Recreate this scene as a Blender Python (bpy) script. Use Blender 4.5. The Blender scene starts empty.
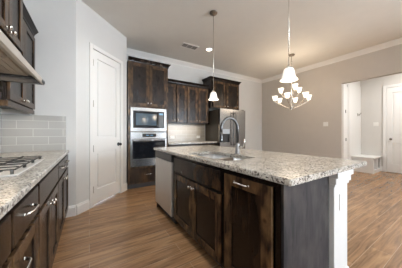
import bpy, bmesh, math, random
from mathutils import Vector, Matrix
random.seed(7)
S = bpy.context.scene
COL = S.collection
PI = math.pi

# ------------------------------------------------------------------ camera
cam_d = bpy.data.cameras.new('camera')
cam_d.sensor_width = 36.0
cam_d.lens = 36.0 * 178.43 / 402.0
cam_d.shift_y = (132.42 - 134.0) / 402.0
cam_d.clip_start = 0.02
cam = bpy.data.objects.new('camera', cam_d)
COL.objects.link(cam)
cam.location = (0, 0, 1.153)
cam.rotation_euler = (PI / 2, 0, -math.radians(32.04))
S.camera = cam

# ------------------------------------------------------------------ world, exposure
w = bpy.data.worlds.new('sky')
S.world = w
w.use_nodes = True
wn = w.node_tree.nodes
bg = wn.get('Background') or wn.new('ShaderNodeBackground')
bg.inputs['Color'].default_value = (0.80, 0.90, 1.0, 1)
bg.inputs['Strength'].default_value = 1.0
S.view_settings.view_transform = 'Standard'
S.view_settings.look = 'None'
S.view_settings.gamma = 1.0
S.view_settings.use_curve_mapping = False
S.view_settings.exposure = 1.12
S.cycles.max_bounces = 10
S.cycles.diffuse_bounces = 6
S.cycles.caustics_reflective = False
S.cycles.caustics_refractive = False
S.cycles.sample_clamp_indirect = 4.0


def area(name, loc, rot, sx, sy, power, color):
    l = bpy.data.lights.new(name, 'AREA')
    l.shape = 'RECTANGLE'; l.size = sx; l.size_y = sy
    l.energy = power; l.color = color
    o = bpy.data.objects.new(name, l); COL.objects.link(o)
    o.location = loc; o.rotation_euler = rot
    return o


def point(name, loc, power, color, r=0.06):
    l = bpy.data.lights.new(name, 'POINT')
    l.energy = power; l.color = color; l.shadow_soft_size = r
    o = bpy.data.objects.new(name, l); COL.objects.link(o)
    o.location = loc
    return o


def spot(name, loc, power, color, ang=2.2, blend=0.8, r=0.07):
    l = bpy.data.lights.new(name, 'SPOT')
    l.energy = power; l.color = color; l.spot_size = ang; l.spot_blend = blend; l.shadow_soft_size = r
    o = bpy.data.objects.new(name, l); COL.objects.link(o)
    o.location = loc
    return o


DAY = (0.80, 0.90, 1.0)
WARM = (1.0, 0.80, 0.58)
# daylight through the three windows of the rear wall; right-wall one added as fill
for k, x in enumerate((-0.15, 1.0, 2.15)):
    area('window_daylight', (x, -8.92, 1.55), (PI / 2, 0, PI), 1.0, 2.1, 1700, DAY)
area('added_side_fill', (5.30, -3.2, 1.5), (PI / 2, 0, PI / 2), 1.8, 2.1, 250, DAY)
area('hall_fill', (6.45, 0.55, 3.0), (0, 0, 0), 0.5, 0.5, 24, (1.0, 0.97, 0.93))  # added fill to brighten the hall, no fixture modelled
# recessed lamp at the downlight; the loop adds fill spots without fixtures
spot('lamp_and_fill_spot', (2.32, 3.36, 3.02), 30, WARM)
for p in ((0.35, 1.4), (0.35, 0.2), (3.3, 1.2), (3.3, -4.6), (0.6, 2.6)):
    spot('lamp_and_fill_spot', (p[0], p[1], 3.03), 38, (1.0, 0.99, 0.97), 2.6, 1.0, 0.3)
# under cabinet strips and hood lamp
area('under_cabinet_lamp', (2.1, 4.20, 1.366), (0, 0, 0), 1.0, 0.06, 1.2, WARM)
area('under_cabinet_lamp', (-0.72, 2.55, 1.366), (0, 0, 0), 0.06, 0.6, 0.5, WARM)
area('hood_lamp', (-0.60, 1.76, 1.632), (0, 0, 0), 0.25, 0.5, 0.4, WARM)


# ------------------------------------------------------------------ materials
def mat(name):
    m = bpy.data.materials.new(name); m.use_nodes = True
    return m, m.node_tree.nodes, m.node_tree.links, m.node_tree.nodes['Principled BSDF']


def plain(name, c, rough=0.5, metal=0.0, spec=None, coat=0.0, vary=0.03, scale=6.0, bump=0.0, bscale=200):
    m, n, l, b = mat(name)
    t = n.new('ShaderNodeTexCoord'); no = n.new('ShaderNodeTexNoise')
    no.inputs['Scale'].default_value = scale
    l.new(t.outputs['Object'], no.inputs['Vector'])
    r = n.new('ShaderNodeValToRGB')
    r.color_ramp.elements[0].color = (*[max(0, v * (1 - vary)) for v in c], 1)
    r.color_ramp.elements[1].color = (*[min(1, v * (1 + vary)) for v in c], 1)
    l.new(no.outputs['Fac'], r.inputs['Fac']); l.new(r.outputs['Color'], b.inputs['Base Color'])
    b.inputs['Roughness'].default_value = rough; b.inputs['Metallic'].default_value = metal
    if spec is not None: b.inputs['Specular IOR Level'].default_value = spec
    b.inputs['Coat Weight'].default_value = coat
    if bump:
        n2 = n.new('ShaderNodeTexNoise'); n2.inputs['Scale'].default_value = bscale
        l.new(t.outputs['Object'], n2.inputs['Vector'])
        bp = n.new('ShaderNodeBump'); bp.inputs['Strength'].default_value = bump; bp.inputs['Distance'].default_value = 0.002
        l.new(n2.outputs['Fac'], bp.inputs['Height']); l.new(bp.outputs['Normal'], b.inputs['Normal'])
    return m


def wood(name, dark, mid, gold, gold_pos=0.62, rough=0.27, spec=0.2, pscale=7.0):
    """stained knotty alder: vertical grain, patches of lighter stain, small knots"""
    m, n, l, b = mat(name)
    t = n.new('ShaderNodeTexCoord')
    oi = n.new('ShaderNodeObjectInfo')
    add = n.new('ShaderNodeVectorMath'); add.operation = 'ADD'
    mul = n.new('ShaderNodeMath'); mul.operation = 'MULTIPLY'; mul.inputs[1].default_value = 37.0
    l.new(oi.outputs['Random'], mul.inputs[0]); l.new(t.outputs['Object'], add.inputs[0]); l.new(mul.outputs[0], add.inputs[1])
    mp = n.new('ShaderNodeMapping'); mp.inputs['Scale'].default_value = (14, 14, 1.6)
    l.new(add.outputs[0], mp.inputs['Vector'])
    gr = n.new('ShaderNodeTexNoise'); gr.inputs['Scale'].default_value = 3.0; gr.inputs['Detail'].default_value = 6; gr.inputs['Distortion'].default_value = 0.8
    l.new(mp.outputs[0], gr.inputs['Vector'])
    pa = n.new('ShaderNodeTexNoise'); pa.inputs['Scale'].default_value = pscale; pa.inputs['Detail'].default_value = 4
    mp2 = n.new('ShaderNodeMapping'); mp2.inputs['Scale'].default_value = (1.6, 1.6, 0.7)
    l.new(add.outputs[0], mp2.inputs['Vector']); l.new(mp2.outputs[0], pa.inputs['Vector'])
    r1 = n.new('ShaderNodeValToRGB')
    r1.color_ramp.elements[0].position = 0.35; r1.color_ramp.elements[0].color = (*dark, 1)
    r1.color_ramp.elements[1].position = 0.72; r1.color_ramp.elements[1].color = (*mid, 1)
    l.new(gr.outputs['Fac'], r1.inputs['Fac'])
    r2 = n.new('ShaderNodeValToRGB')
    r2.color_ramp.elements[0].position = gold_pos - 0.13; r2.color_ramp.elements[0].color = (0, 0, 0, 1)
    r2.color_ramp.elements[1].position = gold_pos + 0.13; r2.color_ramp.elements[1].color = (1, 1, 1, 1)
    l.new(pa.outputs['Fac'], r2.inputs['Fac'])
    mx = n.new('ShaderNodeMix'); mx.data_type = 'RGBA'
    l.new(r2.outputs['Color'], mx.inputs[0]); l.new(r1.outputs['Color'], mx.inputs[6])
    gm = n.new('ShaderNodeMix'); gm.data_type = 'RGBA'; gm.inputs[6].default_value = (*gold, 1); gm.inputs[7].default_value = (*mid, 1)
    l.new(gr.outputs['Fac'], gm.inputs[0]); l.new(gm.outputs[2], mx.inputs[7])
    vo = n.new('ShaderNodeTexVoronoi'); vo.inputs['Scale'].default_value = 6.0
    l.new(add.outputs[0], vo.inputs['Vector'])
    r3 = n.new('ShaderNodeValToRGB')
    r3.color_ramp.elements[0].position = 0.03; r3.color_ramp.elements[0].color = (0.25, 0.22, 0.2, 1)
    r3.color_ramp.elements[1].position = 0.12; r3.color_ramp.elements[1].color = (1, 1, 1, 1)
    l.new(vo.outputs['Distance'], r3.inputs['Fac'])
    kn = n.new('ShaderNodeMix'); kn.data_type = 'RGBA'; kn.blend_type = 'MULTIPLY'; kn.inputs[0].default_value = 1.0
    l.new(mx.outputs[2], kn.inputs[6]); l.new(r3.outputs['Color'], kn.inputs[7])
    l.new(kn.outputs[2], b.inputs['Base Color'])
    b.inputs['Roughness'].default_value = rough
    b.inputs['Specular IOR Level'].default_value = spec
    bp = n.new('ShaderNodeBump'); bp.inputs['Strength'].default_value = 0.12; bp.inputs['Distance'].default_value = 0.002
    l.new(gr.outputs['Fac'], bp.inputs['Height']); l.new(bp.outputs['Normal'], b.inputs['Normal'])
    return m


def granite():
    m, n, l, b = mat('granite')
    t = n.new('ShaderNodeTexCoord')
    big = n.new('ShaderNodeTexNoise'); big.inputs['Scale'].default_value = 14; big.inputs['Detail'].default_value = 4
    fine = n.new('ShaderNodeTexNoise'); fine.inputs['Scale'].default_value = 95; fine.inputs['Detail'].default_value = 3
    vor = n.new('ShaderNodeTexVoronoi'); vor.inputs['Scale'].default_value = 110
    for q in (big, fine, vor): l.new(t.outputs['Object'], q.inputs['Vector'])
    r = n.new('ShaderNodeValToRGB')
    r.color_ramp.elements[0].position = 0.32; r.color_ramp.elements[0].color = (0.43, 0.40, 0.35, 1)
    r.color_ramp.elements[1].position = 0.66; r.color_ramp.elements[1].color = (0.62, 0.59, 0.53, 1)
    l.new(big.outputs['Fac'], r.inputs['Fac'])
    r2 = n.new('ShaderNodeValToRGB')
    r2.color_ramp.elements[0].position = 0.385; r2.color_ramp.elements[0].color = (1, 1, 1, 1)
    r2.color_ramp.elements[1].position = 0.45; r2.color_ramp.elements[1].color = (0, 0, 0, 1)
    l.new(fine.outputs['Fac'], r2.inputs['Fac'])
    mx = n.new('ShaderNodeMix'); mx.data_type = 'RGBA'; mx.inputs[7].default_value = (0.05, 0.042, 0.040, 1)
    l.new(r2.outputs['Color'], mx.inputs[0]); l.new(r.outputs['Color'], mx.inputs[6])
    r3 = n.new('ShaderNodeValToRGB')
    r3.color_ramp.elements[0].position = 0.60; r3.color_ramp.elements[0].color = (0, 0, 0, 1)
    r3.color_ramp.elements[1].position = 0.68; r3.color_ramp.elements[1].color = (1, 1, 1, 1)
    l.new(fine.outputs['Fac'], r3.inputs['Fac'])
    mx2 = n.new('ShaderNodeMix'); mx2.data_type = 'RGBA'; mx2.inputs[7].default_value = (0.68, 0.67, 0.64, 1)
    l.new(r3.outputs['Color'], mx2.inputs[0]); l.new(mx.outputs[2], mx2.inputs[6])
    med = n.new('ShaderNodeTexNoise'); med.inputs['Scale'].default_value = 48; med.inputs['Detail'].default_value = 2
    l.new(t.outputs['Object'], med.inputs['Vector'])
    r4 = n.new('ShaderNodeValToRGB')
    r4.color_ramp.elements[0].position = 0.34; r4.color_ramp.elements[0].color = (1, 1, 1, 1)
    r4.color_ramp.elements[1].position = 0.41; r4.color_ramp.elements[1].color = (0, 0, 0, 1)
    l.new(med.outputs['Fac'], r4.inputs['Fac'])
    mx3 = n.new('ShaderNodeMix'); mx3.data_type = 'RGBA'; mx3.inputs[7].default_value = (0.13, 0.105, 0.09, 1)
    l.new(r4.outputs['Color'], mx3.inputs[0]); l.new(mx2.outputs[2], mx3.inputs[6])
    mx2 = mx3
    hs = n.new('ShaderNodeMix'); hs.data_type = 'RGBA'; hs.blend_type = 'MULTIPLY'; hs.inputs[0].default_value = 0.35
    l.new(mx2.outputs[2], hs.inputs[6]); l.new(vor.outputs['Color'], hs.inputs[7])
    bw = n.new('ShaderNodeRGBToBW'); l.new(vor.outputs['Color'], bw.inputs[0])
    cm = n.new('ShaderNodeValToRGB'); cm.color_ramp.elements[0].color = (0.45, 0.42, 0.40, 1)
    l.new(bw.outputs[0], cm.inputs['Fac']); l.new(cm.outputs['Color'], hs.inputs[7])
    l.new(hs.outputs[2], b.inputs['Base Color'])
    b.inputs['Roughness'].default_value = 0.19
    return m


def brick(name, c1, c2, mortar, bw, rh, ms, axes, rough, offset=0.5, grain=False, bump=0.3, coat=0.0):
    m, n, l, b = mat(name)
    t = n.new('ShaderNodeTexCoord'); sp = n.new('ShaderNodeSeparateXYZ'); cb = n.new('ShaderNodeCombineXYZ')
    l.new(t.outputs['Object'], sp.inputs[0])
    l.new(sp.outputs[axes[0]], cb.inputs[0]); l.new(sp.outputs[axes[1]], cb.inputs[1])
    br = n.new('ShaderNodeTexBrick'); br.offset = offset; br.offset_frequency = 2
    br.inputs['Scale'].default_value = 1.0
    br.inputs['Brick Width'].default_value = bw; br.inputs['Row Height'].default_value = rh
    br.inputs['Mortar Size'].default_value = ms; br.inputs['Mortar Smooth'].default_value = 0.1
    br.inputs['Color1'].default_value = (*c1, 1); br.inputs['Color2'].default_value = (*c2, 1); br.inputs['Mortar'].default_value = (*mortar, 1)
    l.new(cb.outputs[0], br.inputs['Vector'])
    out = br.outputs['Color']
    if grain:
        mp = n.new('ShaderNodeMapping'); mp.inputs['Scale'].default_value = (1.1, 13, 1)
        l.new(cb.outputs[0], mp.inputs['Vector'])
        # shift the grain from plank to plank
        sep = n.new('ShaderNodeMath'); sep.operation = 'MULTIPLY'; sep.inputs[1].default_value = 1 / rh
        l.new(sp.outputs[axes[1]], sep.inputs[0])
        fl = n.new('ShaderNodeMath'); fl.operation = 'FLOOR'; l.new(sep.outputs[0], fl.inputs[0])
        wn_ = n.new('ShaderNodeTexWhiteNoise'); wn_.noise_dimensions = '1D'; l.new(fl.outputs[0], wn_.inputs['W'])
        sc = n.new('ShaderNodeVectorMath'); sc.operation = 'SCALE'; sc.inputs['Scale'].default_value = 9.0
        l.new(wn_.outputs['Color'], sc.inputs[0])
        ad = n.new('ShaderNodeVectorMath'); l.new(mp.outputs[0], ad.inputs[0]); l.new(sc.outputs[0], ad.inputs[1])
        no = n.new('ShaderNodeTexNoise'); no.inputs['Scale'].default_value = 1.7; no.inputs['Detail'].default_value = 7; no.inputs['Distortion'].default_value = 1.2
        no.inputs['Roughness'].default_value = 0.62
        l.new(ad.outputs[0], no.inputs['Vector'])
        rr = n.new('ShaderNodeValToRGB')
        rr.color_ramp.elements[0].position = 0.30; rr.color_ramp.elements[0].color = (0.27, 0.24, 0.21, 1)
        rr.color_ramp.elements[1].position = 0.66; rr.color_ramp.elements[1].color = (1.12, 1.1, 1.08, 1)
        l.new(no.outputs['Fac'], rr.inputs['Fac'])
        mu = n.new('ShaderNodeMix'); mu.data_type = 'RGBA'; mu.blend_type = 'MULTIPLY'; mu.inputs[0].default_value = 0.85
        l.new(out, mu.inputs[6]); l.new(rr.outputs['Color'], mu.inputs[7]); out = mu.outputs[2]
        mm = n.new('ShaderNodeMix'); mm.data_type = 'RGBA'; mm.inputs[7].default_value = (*mortar, 1)
        l.new(br.outputs['Fac'], mm.inputs[0]); l.new(out, mm.inputs[6]); out = mm.outputs[2]
    l.new(out, b.inputs['Base Color'])
    b.inputs['Roughness'].default_value = rough
    b.inputs['Coat Weight'].default_value = coat
    bp = n.new('ShaderNodeBump'); bp.inputs['Strength'].default_value = bump; bp.inputs['Distance'].default_value = 0.002; bp.invert = True
    l.new(br.outputs['Fac'], bp.inputs['Height']); l.new(bp.outputs['Normal'], b.inputs['Normal'])
    return m


def glow(name, c, strength):
    m, n, l, b = mat(name)
    b.inputs['Base Color'].default_value = (*c, 1)
    b.inputs['Emission Color'].default_value = (*c, 1)
    b.inputs['Emission Strength'].default_value = strength
    b.inputs['Roughness'].default_value = 0.4
    return m


def glass(name):
    m, n, l, b = mat(name)
    b.inputs['Transmission Weight'].default_value = 1.0
    b.inputs['Roughness'].default_value = 0.0
    b.inputs['IOR'].default_value = 1.05
    return m


M = {}
M['wall'] = plain('light_grey_paint', (0.66, 0.665, 0.66), 0.85, bump=0.05)
M['tan'] = plain('greige_paint', (0.54, 0.505, 0.465), 0.85, bump=0.05)
M['hallgrey'] = plain('hall_grey_paint', (0.66, 0.645, 0.62), 0.85, bump=0.05)
M['ceil'] = plain('ceiling_paint', (0.74, 0.735, 0.705), 0.9, bump=0.08)
M['white'] = plain('white_trim_paint', (0.80, 0.80, 0.79), 0.42, vary=0.01)
M['post'] = plain('dimmed_white_paint', (0.60, 0.61, 0.61), 0.45, vary=0.01)  # trim white greyed to hold down the strong light on the post
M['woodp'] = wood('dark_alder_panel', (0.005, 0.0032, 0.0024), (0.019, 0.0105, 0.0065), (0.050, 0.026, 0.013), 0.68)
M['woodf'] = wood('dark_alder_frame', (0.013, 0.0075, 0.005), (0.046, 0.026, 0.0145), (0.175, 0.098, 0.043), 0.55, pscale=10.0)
M['woodd'] = wood('dark_alder_drawer', (0.008, 0.005, 0.0035), (0.030, 0.017, 0.010), (0.085, 0.046, 0.021), 0.60)
M['woodc'] = wood('shadow_dark_alder', (0.004, 0.0025, 0.002), (0.012, 0.007, 0.005), (0.045, 0.023, 0.012), 0.68)  # blackened so the reveals around doors and drawers read as shadow
M['woode'] = wood('dark_alder_end', (0.008, 0.007, 0.0072), (0.026, 0.023, 0.024), (0.055, 0.046, 0.042), 0.58, rough=0.5, spec=0.08)
M['kick'] = plain('toe_kick_black', (0.012, 0.009, 0.008), 0.6)
M['granite'] = granite()
M['floor'] = brick('plank_floor', (0.39, 0.228, 0.115), (0.275, 0.152, 0.074), (0.42, 0.30, 0.20), 1.2, 0.155, 0.0016, (0, 1), 0.27, 0.37, True, 0.15)
M['tile_end'] = brick('subway_tile', (0.36, 0.355, 0.335), (0.40, 0.395, 0.375), (0.56, 0.55, 0.53), 0.30, 0.10, 0.003, (0, 2), 0.2, 0.5)
M['tile_back'] = brick('back_tile', (0.36, 0.335, 0.29), (0.40, 0.37, 0.32), (0.50, 0.47, 0.42), 0.30, 0.10, 0.003, (0, 2), 0.25, 0.5)
M['tile_side'] = brick('subway_tile_side', (0.36, 0.355, 0.335), (0.40, 0.395, 0.375), (0.56, 0.55, 0.53), 0.30, 0.10, 0.003, (1, 2), 0.2, 0.5)
M['steel'] = plain('brushed_steel', (0.33, 0.33, 0.33), 0.24, 1.0, vary=0.04, scale=3)
M['steel_d'] = plain('dishwasher_steel', (0.60, 0.585, 0.56), 0.42, 0.85, vary=0.03, scale=3)
M['nickel'] = plain('satin_nickel', (0.66, 0.64, 0.60), 0.24, 1.0)
M['gunmetal'] = plain('dark_steel', (0.085, 0.085, 0.085), 0.34, 1.0)
M['black'] = plain('black_enamel', (0.015, 0.015, 0.016), 0.35)
M['iron'] = plain('cast_iron', (0.02, 0.019, 0.018), 0.55, bump=0.2)
M['dkplastic'] = plain('dark_grey_plastic', (0.035, 0.035, 0.037), 0.3)
M['sink'] = plain('sink_steel', (0.78, 0.81, 0.84), 0.28, 0.75)
M['tray'] = plain('tray_steel', (0.74, 0.73, 0.71), 0.36, 0.35)
M['hood'] = plain('hood_steel', (0.56, 0.51, 0.45), 0.42, 0.35)
M['bglass'] = plain('black_glass', (0.010, 0.012, 0.016), 0.05)
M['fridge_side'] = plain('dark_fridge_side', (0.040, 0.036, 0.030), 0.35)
M['bronze'] = plain('dark_nickel', (0.20, 0.17, 0.14), 0.35, 1.0)
M['plate'] = plain('white_plastic', (0.80, 0.80, 0.78), 0.35, vary=0.01)
M['shade'] = glow('lit_frosted_glass', (1.0, 0.92, 0.80), 0.62)
M['shade_p'] = glow('frosted_pendant_glass', (0.85, 0.81, 0.74), 0.28)
M['lens'] = glow('lit_lens', (1.0, 0.93, 0.82), 3.5)
M['display'] = glow('lit_display', (0.10, 0.25, 0.40), 0.25)
M['louvre'] = plain('grey_louvre', (0.30, 0.29, 0.28), 0.6)
M['glass'] = glass('window_glass')
M['baffle'] = plain('hood_filter', (0.52, 0.45, 0.37), 0.45, 0.3)


# ------------------------------------------------------------------ mesh helpers
def BM(): return bmesh.new()


def box(bm, x0, x1, y0, y1, z0, z1, mi=0, bev=0.0):
    vs = [bm.verts.new(p) for p in ((x0, y0, z0), (x1, y0, z0), (x1, y1, z0), (x0, y1, z0), (x0, y0, z1), (x1, y0, z1), (x1, y1, z1), (x0, y1, z1))]
    fs = [bm.faces.new([vs[i] for i in q]) for q in ((3, 2, 1, 0), (4, 5, 6, 7), (0, 1, 5, 4), (1, 2, 6, 5), (2, 3, 7, 6), (3, 0, 4, 7))]
    for f in fs: f.material_index = mi
    if bev > 0:
        es = list({e for f in fs for e in f.edges})
        r = bmesh.ops.bevel(bm, geom=es, offset=bev, segments=2, affect='EDGES', profile=0.5)
        for f in r['faces']: f.material_index = mi
    return fs


def tube(bm, pts, r, seg=10, mi=0, caps=True):
    pts = [Vector(p) for p in pts]
    rs = r if isinstance(r, (list, tuple)) else [r] * len(pts)
    rings = []
    up = None
    for i, p in enumerate(pts):
        d = (pts[min(i + 1, len(pts) - 1)] - pts[max(i - 1, 0)]).normalized()
        if up is None:
            a = Vector((0, 0, 1)) if abs(d.z) < 0.9 else Vector((1, 0, 0))
            up = (a - d * a.dot(d)).normalized()
        else:
            up = (up - d * up.dot(d)).normalized()
        s = d.cross(up)
        rings.append([bm.verts.new(p + (up * math.cos(t) + s * math.sin(t)) * rs[i]) for t in [2 * PI * k / seg for k in range(seg)]])
    for a, b_ in zip(rings, rings[1:]):
        for k in range(seg):
            f = bm.faces.new((a[k], a[(k + 1) % seg], b_[(k + 1) % seg], b_[k])); f.material_index = mi; f.smooth = True
    if caps:
        f = bm.faces.new(rings[0]); f.material_index = mi
        f = bm.faces.new(list(reversed(rings[-1]))); f.material_index = mi


def lathe(bm, prof, c=(0, 0, 0), seg=24, mi=0, axis='z'):
    """profile = [(radius, height)...]; closes on the axis where radius is 0"""
    def P(r, h, t):
        a, b_ = r * math.cos(t), r * math.sin(t)
        v = {'z': (a, b_, h), 'y': (a, h, b_), 'x': (h, a, b_)}[axis]
        return Vector(v) + Vector(c)
    rings = []
    for r, h in prof:
        if r < 1e-6: rings.append([bm.verts.new(P(0, h, 0))])
        else: rings.append([bm.verts.new(P(r, h, 2 * PI * k / seg)) for k in range(seg)])
    for a, b_ in zip(rings, rings[1:]):
        for k in range(seg):
            k2 = (k + 1) % seg
            if len(a) == 1 and len(b_) == 1: break
            if len(a) == 1: vs = (a[0], b_[k2], b_[k])
            elif len(b_) == 1: vs = (a[k], a[k2], b_[0])
            else: vs = (a[k], a[k2], b_[k2], b_[k])
            f = bm.faces.new(vs); f.material_index = mi; f.smooth = True
    return rings


def extrude_profile(bm, prof, p0, p1, out, mi=0, m0=0.0, m1=0.0):
    """profile [(o, z)] swept from p0 to p1 (xy); o along `out`; m0/m1 = mitre factors along the path per unit o"""
    p0, p1, out = Vector((*p0, 0)), Vector((*p1, 0)), Vector((*out, 0))
    d = (p1 - p0).normalized()
    A = [bm.verts.new(p0 + out * o - d * o * m0 + Vector((0, 0, z))) for o, z in prof]
    B = [bm.verts.new(p1 + out * o + d * o * m1 + Vector((0, 0, z))) for o, z in prof]
    n = len(prof)
    for k in range(n):
        f = bm.faces.new((A[k], A[(k + 1) % n], B[(k + 1) % n], B[k])); f.material_index = mi
    bm.faces.new(A).material_index = mi; bm.faces.new(list(reversed(B))).material_index = mi


def obj(name, bm, mats, parent=None, loc=None, rotz=0.0, smooth=False):
    bmesh.ops.recalc_face_normals(bm, faces=bm.faces[:])
    me = bpy.data.meshes.new(name)
    bm.to_mesh(me); bm.free()
    if not isinstance(mats, (list, tuple)): mats = [mats]
    for m_ in mats: me.materials.append(m_)
    o = bpy.data.objects.new(name, me); COL.objects.link(o)
    if parent: o.parent = parent
    if loc is not None: o.location = loc
    o.rotation_euler.z = rotz
    return o


def tag(o, label, cat, group=None):
    o['label'] = label; o['category'] = cat
    if group: o['group'] = group
    return o


def thing(name, label, cat, loc=(0, 0, 0), rotz=0.0, group=None):
    o = bpy.data.objects.new(name, None); COL.objects.link(o)
    o.empty_display_size = 0.1
    o.location = loc; o.rotation_euler.z = rotz
    return tag(o, label, cat, group)


def struct(name, bm, mats, parent=None, loc=None, rotz=0.0):
    o = obj(name, bm, mats, parent, loc, rotz)
    if parent is None: o['kind'] = 'structure'
    return o


def dup(root, loc, label=None, rotz=None):
    r = root.copy(); COL.objects.link(r); r.location = loc
    if rotz is not None: r.rotation_euler.z = rotz
    if label: r['label'] = label
    for ch in list(root.children):
        c = ch.copy(); COL.objects.link(c); c.parent = r
        for g in list(ch.children):
            d = g.copy(); COL.objects.link(d); d.parent = c
    return r


# ------------------------------------------------------------------ room constants
XL, YE = -0.88, 3.03          # left wall, end wall of the left counter
YB, XR, ZC = 4.364, 5.37, 3.05
YR = -9.0
DA = (-0.1575, 3.03)          # diagonal pantry wall from here
DB = (0.635, 3.8225)          # to here
XM, YM = 7.40, 2.15           # mud room far wall and side wall
OPEN_Y, OPEN_Z, OPEN_Y0 = 1.927, 2.385, 0.15

b = BM(); box(b, -1.1, 7.6, -9.2, 4.6, -0.12, 0.0); struct('floor', b, M['floor'])
b = BM(); box(b, -1.1, 7.6, -9.2, 4.6, ZC, ZC + 0.12); struct('ceiling', b, M['ceil'])
b = BM(); box(b, XL - 0.12, XL, YR, YE, 0, ZC); struct('wall_left', b, M['wall'])
b = BM(); box(b, XL - 0.12, DA[0], YE, YE + 0.12, 0, ZC); struct('wall_end', b, M['wall'])
# diagonal wall with the pantry doorway (local x along the wall, local -y faces the kitchen)
DL = math.hypot(DB[0] - DA[0], DB[1] - DA[1])
dd = (DB[0] - DA[0]) / DL
def along(x): return (x - DA[0]) / dd                     # world x -> distance along the diagonal wall
DX0, DX1, DZ = along(0.040), along(0.496), 2.455
b = BM()
box(b, 0, DX0, 0, 0.11, 0, ZC); box(b, DX1, DL, 0, 0.11, 0, ZC); box(b, DX0, DX1, 0, 0.11, DZ, ZC)
struct('wall_diagonal', b, M['wall'], None, (*DA, 0), PI / 4)
b = BM(); box(b, DB[0] - 0.09, DB[0], DB[1] + 0.002, YB, 0, ZC); struct('wall_pantry', b, M['wall'])
b = BM(); box(b, DB[0] - 0.09, XR + 0.12, YB, YB + 0.12, 0, ZC); struct('wall_back', b, M['wall'])
b = BM()
box(b, XR, XR + 0.12, OPEN_Y, YB, 0, ZC); box(b, XR, XR + 0.12, OPEN_Y0, OPEN_Y, OPEN_Z, ZC)
# right wall goes on behind the camera, round the added window
box(b, XR, XR + 0.12, -2.3, OPEN_Y0, 0, ZC); box(b, XR, XR + 0.12, YR, -4.1, 0, ZC)
box(b, XR, XR + 0.12, -4.1, -2.3, 0, 0.45); box(b, XR, XR + 0.12, -4.1, -2.3, 2.55, ZC)
struct('wall_right', b, M['tan'])
b = BM(); box(b, XR + 0.12, XM + 0.12, YM, YM + 0.1, 0, ZC); struct('wall_hall_side', b, M['white'])
b = BM(); box(b, XM, XM + 0.12, -1.0, YM, 0, ZC); struct('wall_hall_far', b, M['hallgrey'])
b = BM(); box(b, XR + 0.12, XM + 0.12, -1.1, -1.0, 0, ZC); struct('wall_hall_near', b, M['hallgrey'])
# rear wall with three windows
b = BM()
xs = [XL - 0.12, -0.67, 0.37, 0.48, 1.52, 1.63, 2.67, XR + 0.12]
for i in range(0, 8, 2): box(b, xs[i], xs[i + 1], YR - 0.12, YR, 0, ZC)
for i in (1, 3, 5):
    box(b, xs[i], xs[i + 1], YR - 0.12, YR, 0, 0.45); box(b, xs[i], xs[i + 1], YR - 0.12, YR, 2.55, ZC)
struct('wall_rear', b, M['wall'])
for i, (a, c) in enumerate(((-0.67, 0.37), (0.48, 1.52), (1.63, 2.67))):
    b = BM()
    for (p, q, r_, s_) in ((a, a + .05, .45, 2.55), (c - .05, c, .45, 2.55), (a, c, .45, .5), (a, c, 2.5, 2.55), (a, c, 1.47, 1.53)):
        box(b, p, q, YR - 0.09, YR - 0.03, r_, s_)
    wf = struct('window_%d' % (i + 1), b, M['white'])
    b = BM(); box(b, a + .05, c - .05, YR - .065, YR - .06, .5, 2.5); obj('pane', b, M['glass'], wf)
b = BM()
for (p, q, r_, s_) in ((-4.1, -4.05, .45, 2.55), (-2.35, -2.3, .45, 2.55), (-4.1, -2.3, .45, .5), (-4.1, -2.3, 2.5, 2.55), (-4.1, -2.3, 1.47, 1.53)):
    box(b, XR + .03, XR + .09, p, q, r_, s_)
wf = struct('window_4', b, M['white'])  # unseen window added to throw side light on the pantry door
b = BM(); box(b, XR + .06, XR + .065, -4.05, -2.35, .5, 2.5); obj('pane', b, M['glass'], wf)

# crown moulding on back and right walls
CR = [(0, ZC - 0.10), (0.012, ZC - 0.10), (0.016, ZC - 0.085), (0.045, ZC - 0.05), (0.07, ZC - 0.022), (0.085, ZC - 0.015), (0.085, ZC), (0, ZC)]
b = BM(); extrude_profile(b, CR, (DB[0], YB), (XR, YB), (0, -1), 0, 0, -1); struct('trim_1', b, M['white'])
b = BM(); extrude_profile(b, CR, (XR, YB), (XR, YR), (-1, 0), 0, -1, 0); struct('trim_2', b, M['white'])
# baseboards
BB = [(0, 0), (0.016, 0), (0.016, 0.115), (0.011, 0.125), (0.009, 0.140), (0, 0.145)]
b = BM(); extrude_profile(b, BB, (-0.300, YE), DA, (0, -1), 0, 0, -0.414); struct('baseboard_end', b, M['white'])
b = BM(); s2 = math.sqrt(.5)
extrude_profile(b, BB, DA, (DA[0] + dd * (DX0 - 0.066), DA[1] + dd * (DX0 - 0.066)), (s2, -s2), 0, -0.414, 0)
extrude_profile(b, BB, (DA[0] + dd * (DX1 + 0.066), DA[1] + dd * (DX1 + 0.066)), (DB[0] - .002, DB[1] - .002), (s2, -s2))
struct('baseboard_diagonal', b, M['white'])
b = BM(); extrude_profile(b, BB, (XR, YB - .01), (XR, OPEN_Y), (-1, 0)); struct('baseboard_right', b, M['white'])
b = BM(); extrude_profile(b, BB, (3.9, YB), (XR - .02, YB), (0, -1)); struct('baseboard_back', b, M['white'])
b = BM(); extrude_profile(b, BB, (XM, 1.66), (XM, 1.625), (-1, 0)); extrude_profile(b, BB, (XM, 0.6), (XM, -0.98), (-1, 0)); struct('baseboard_hall', b, M['white'])


# ------------------------------------------------------------------ doors
def casing(bm, x0, x1, ztop, wd=0.062, t=0.018):
    for a, c in ((x0 - wd, x0), (x1, x1 + wd)):
        box(bm, a, c, -t, 0, 0, ztop + wd, 0, 0.004)
    box(bm, x0, x1, -t, 0, ztop, ztop + wd, 0, 0.004)


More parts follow.
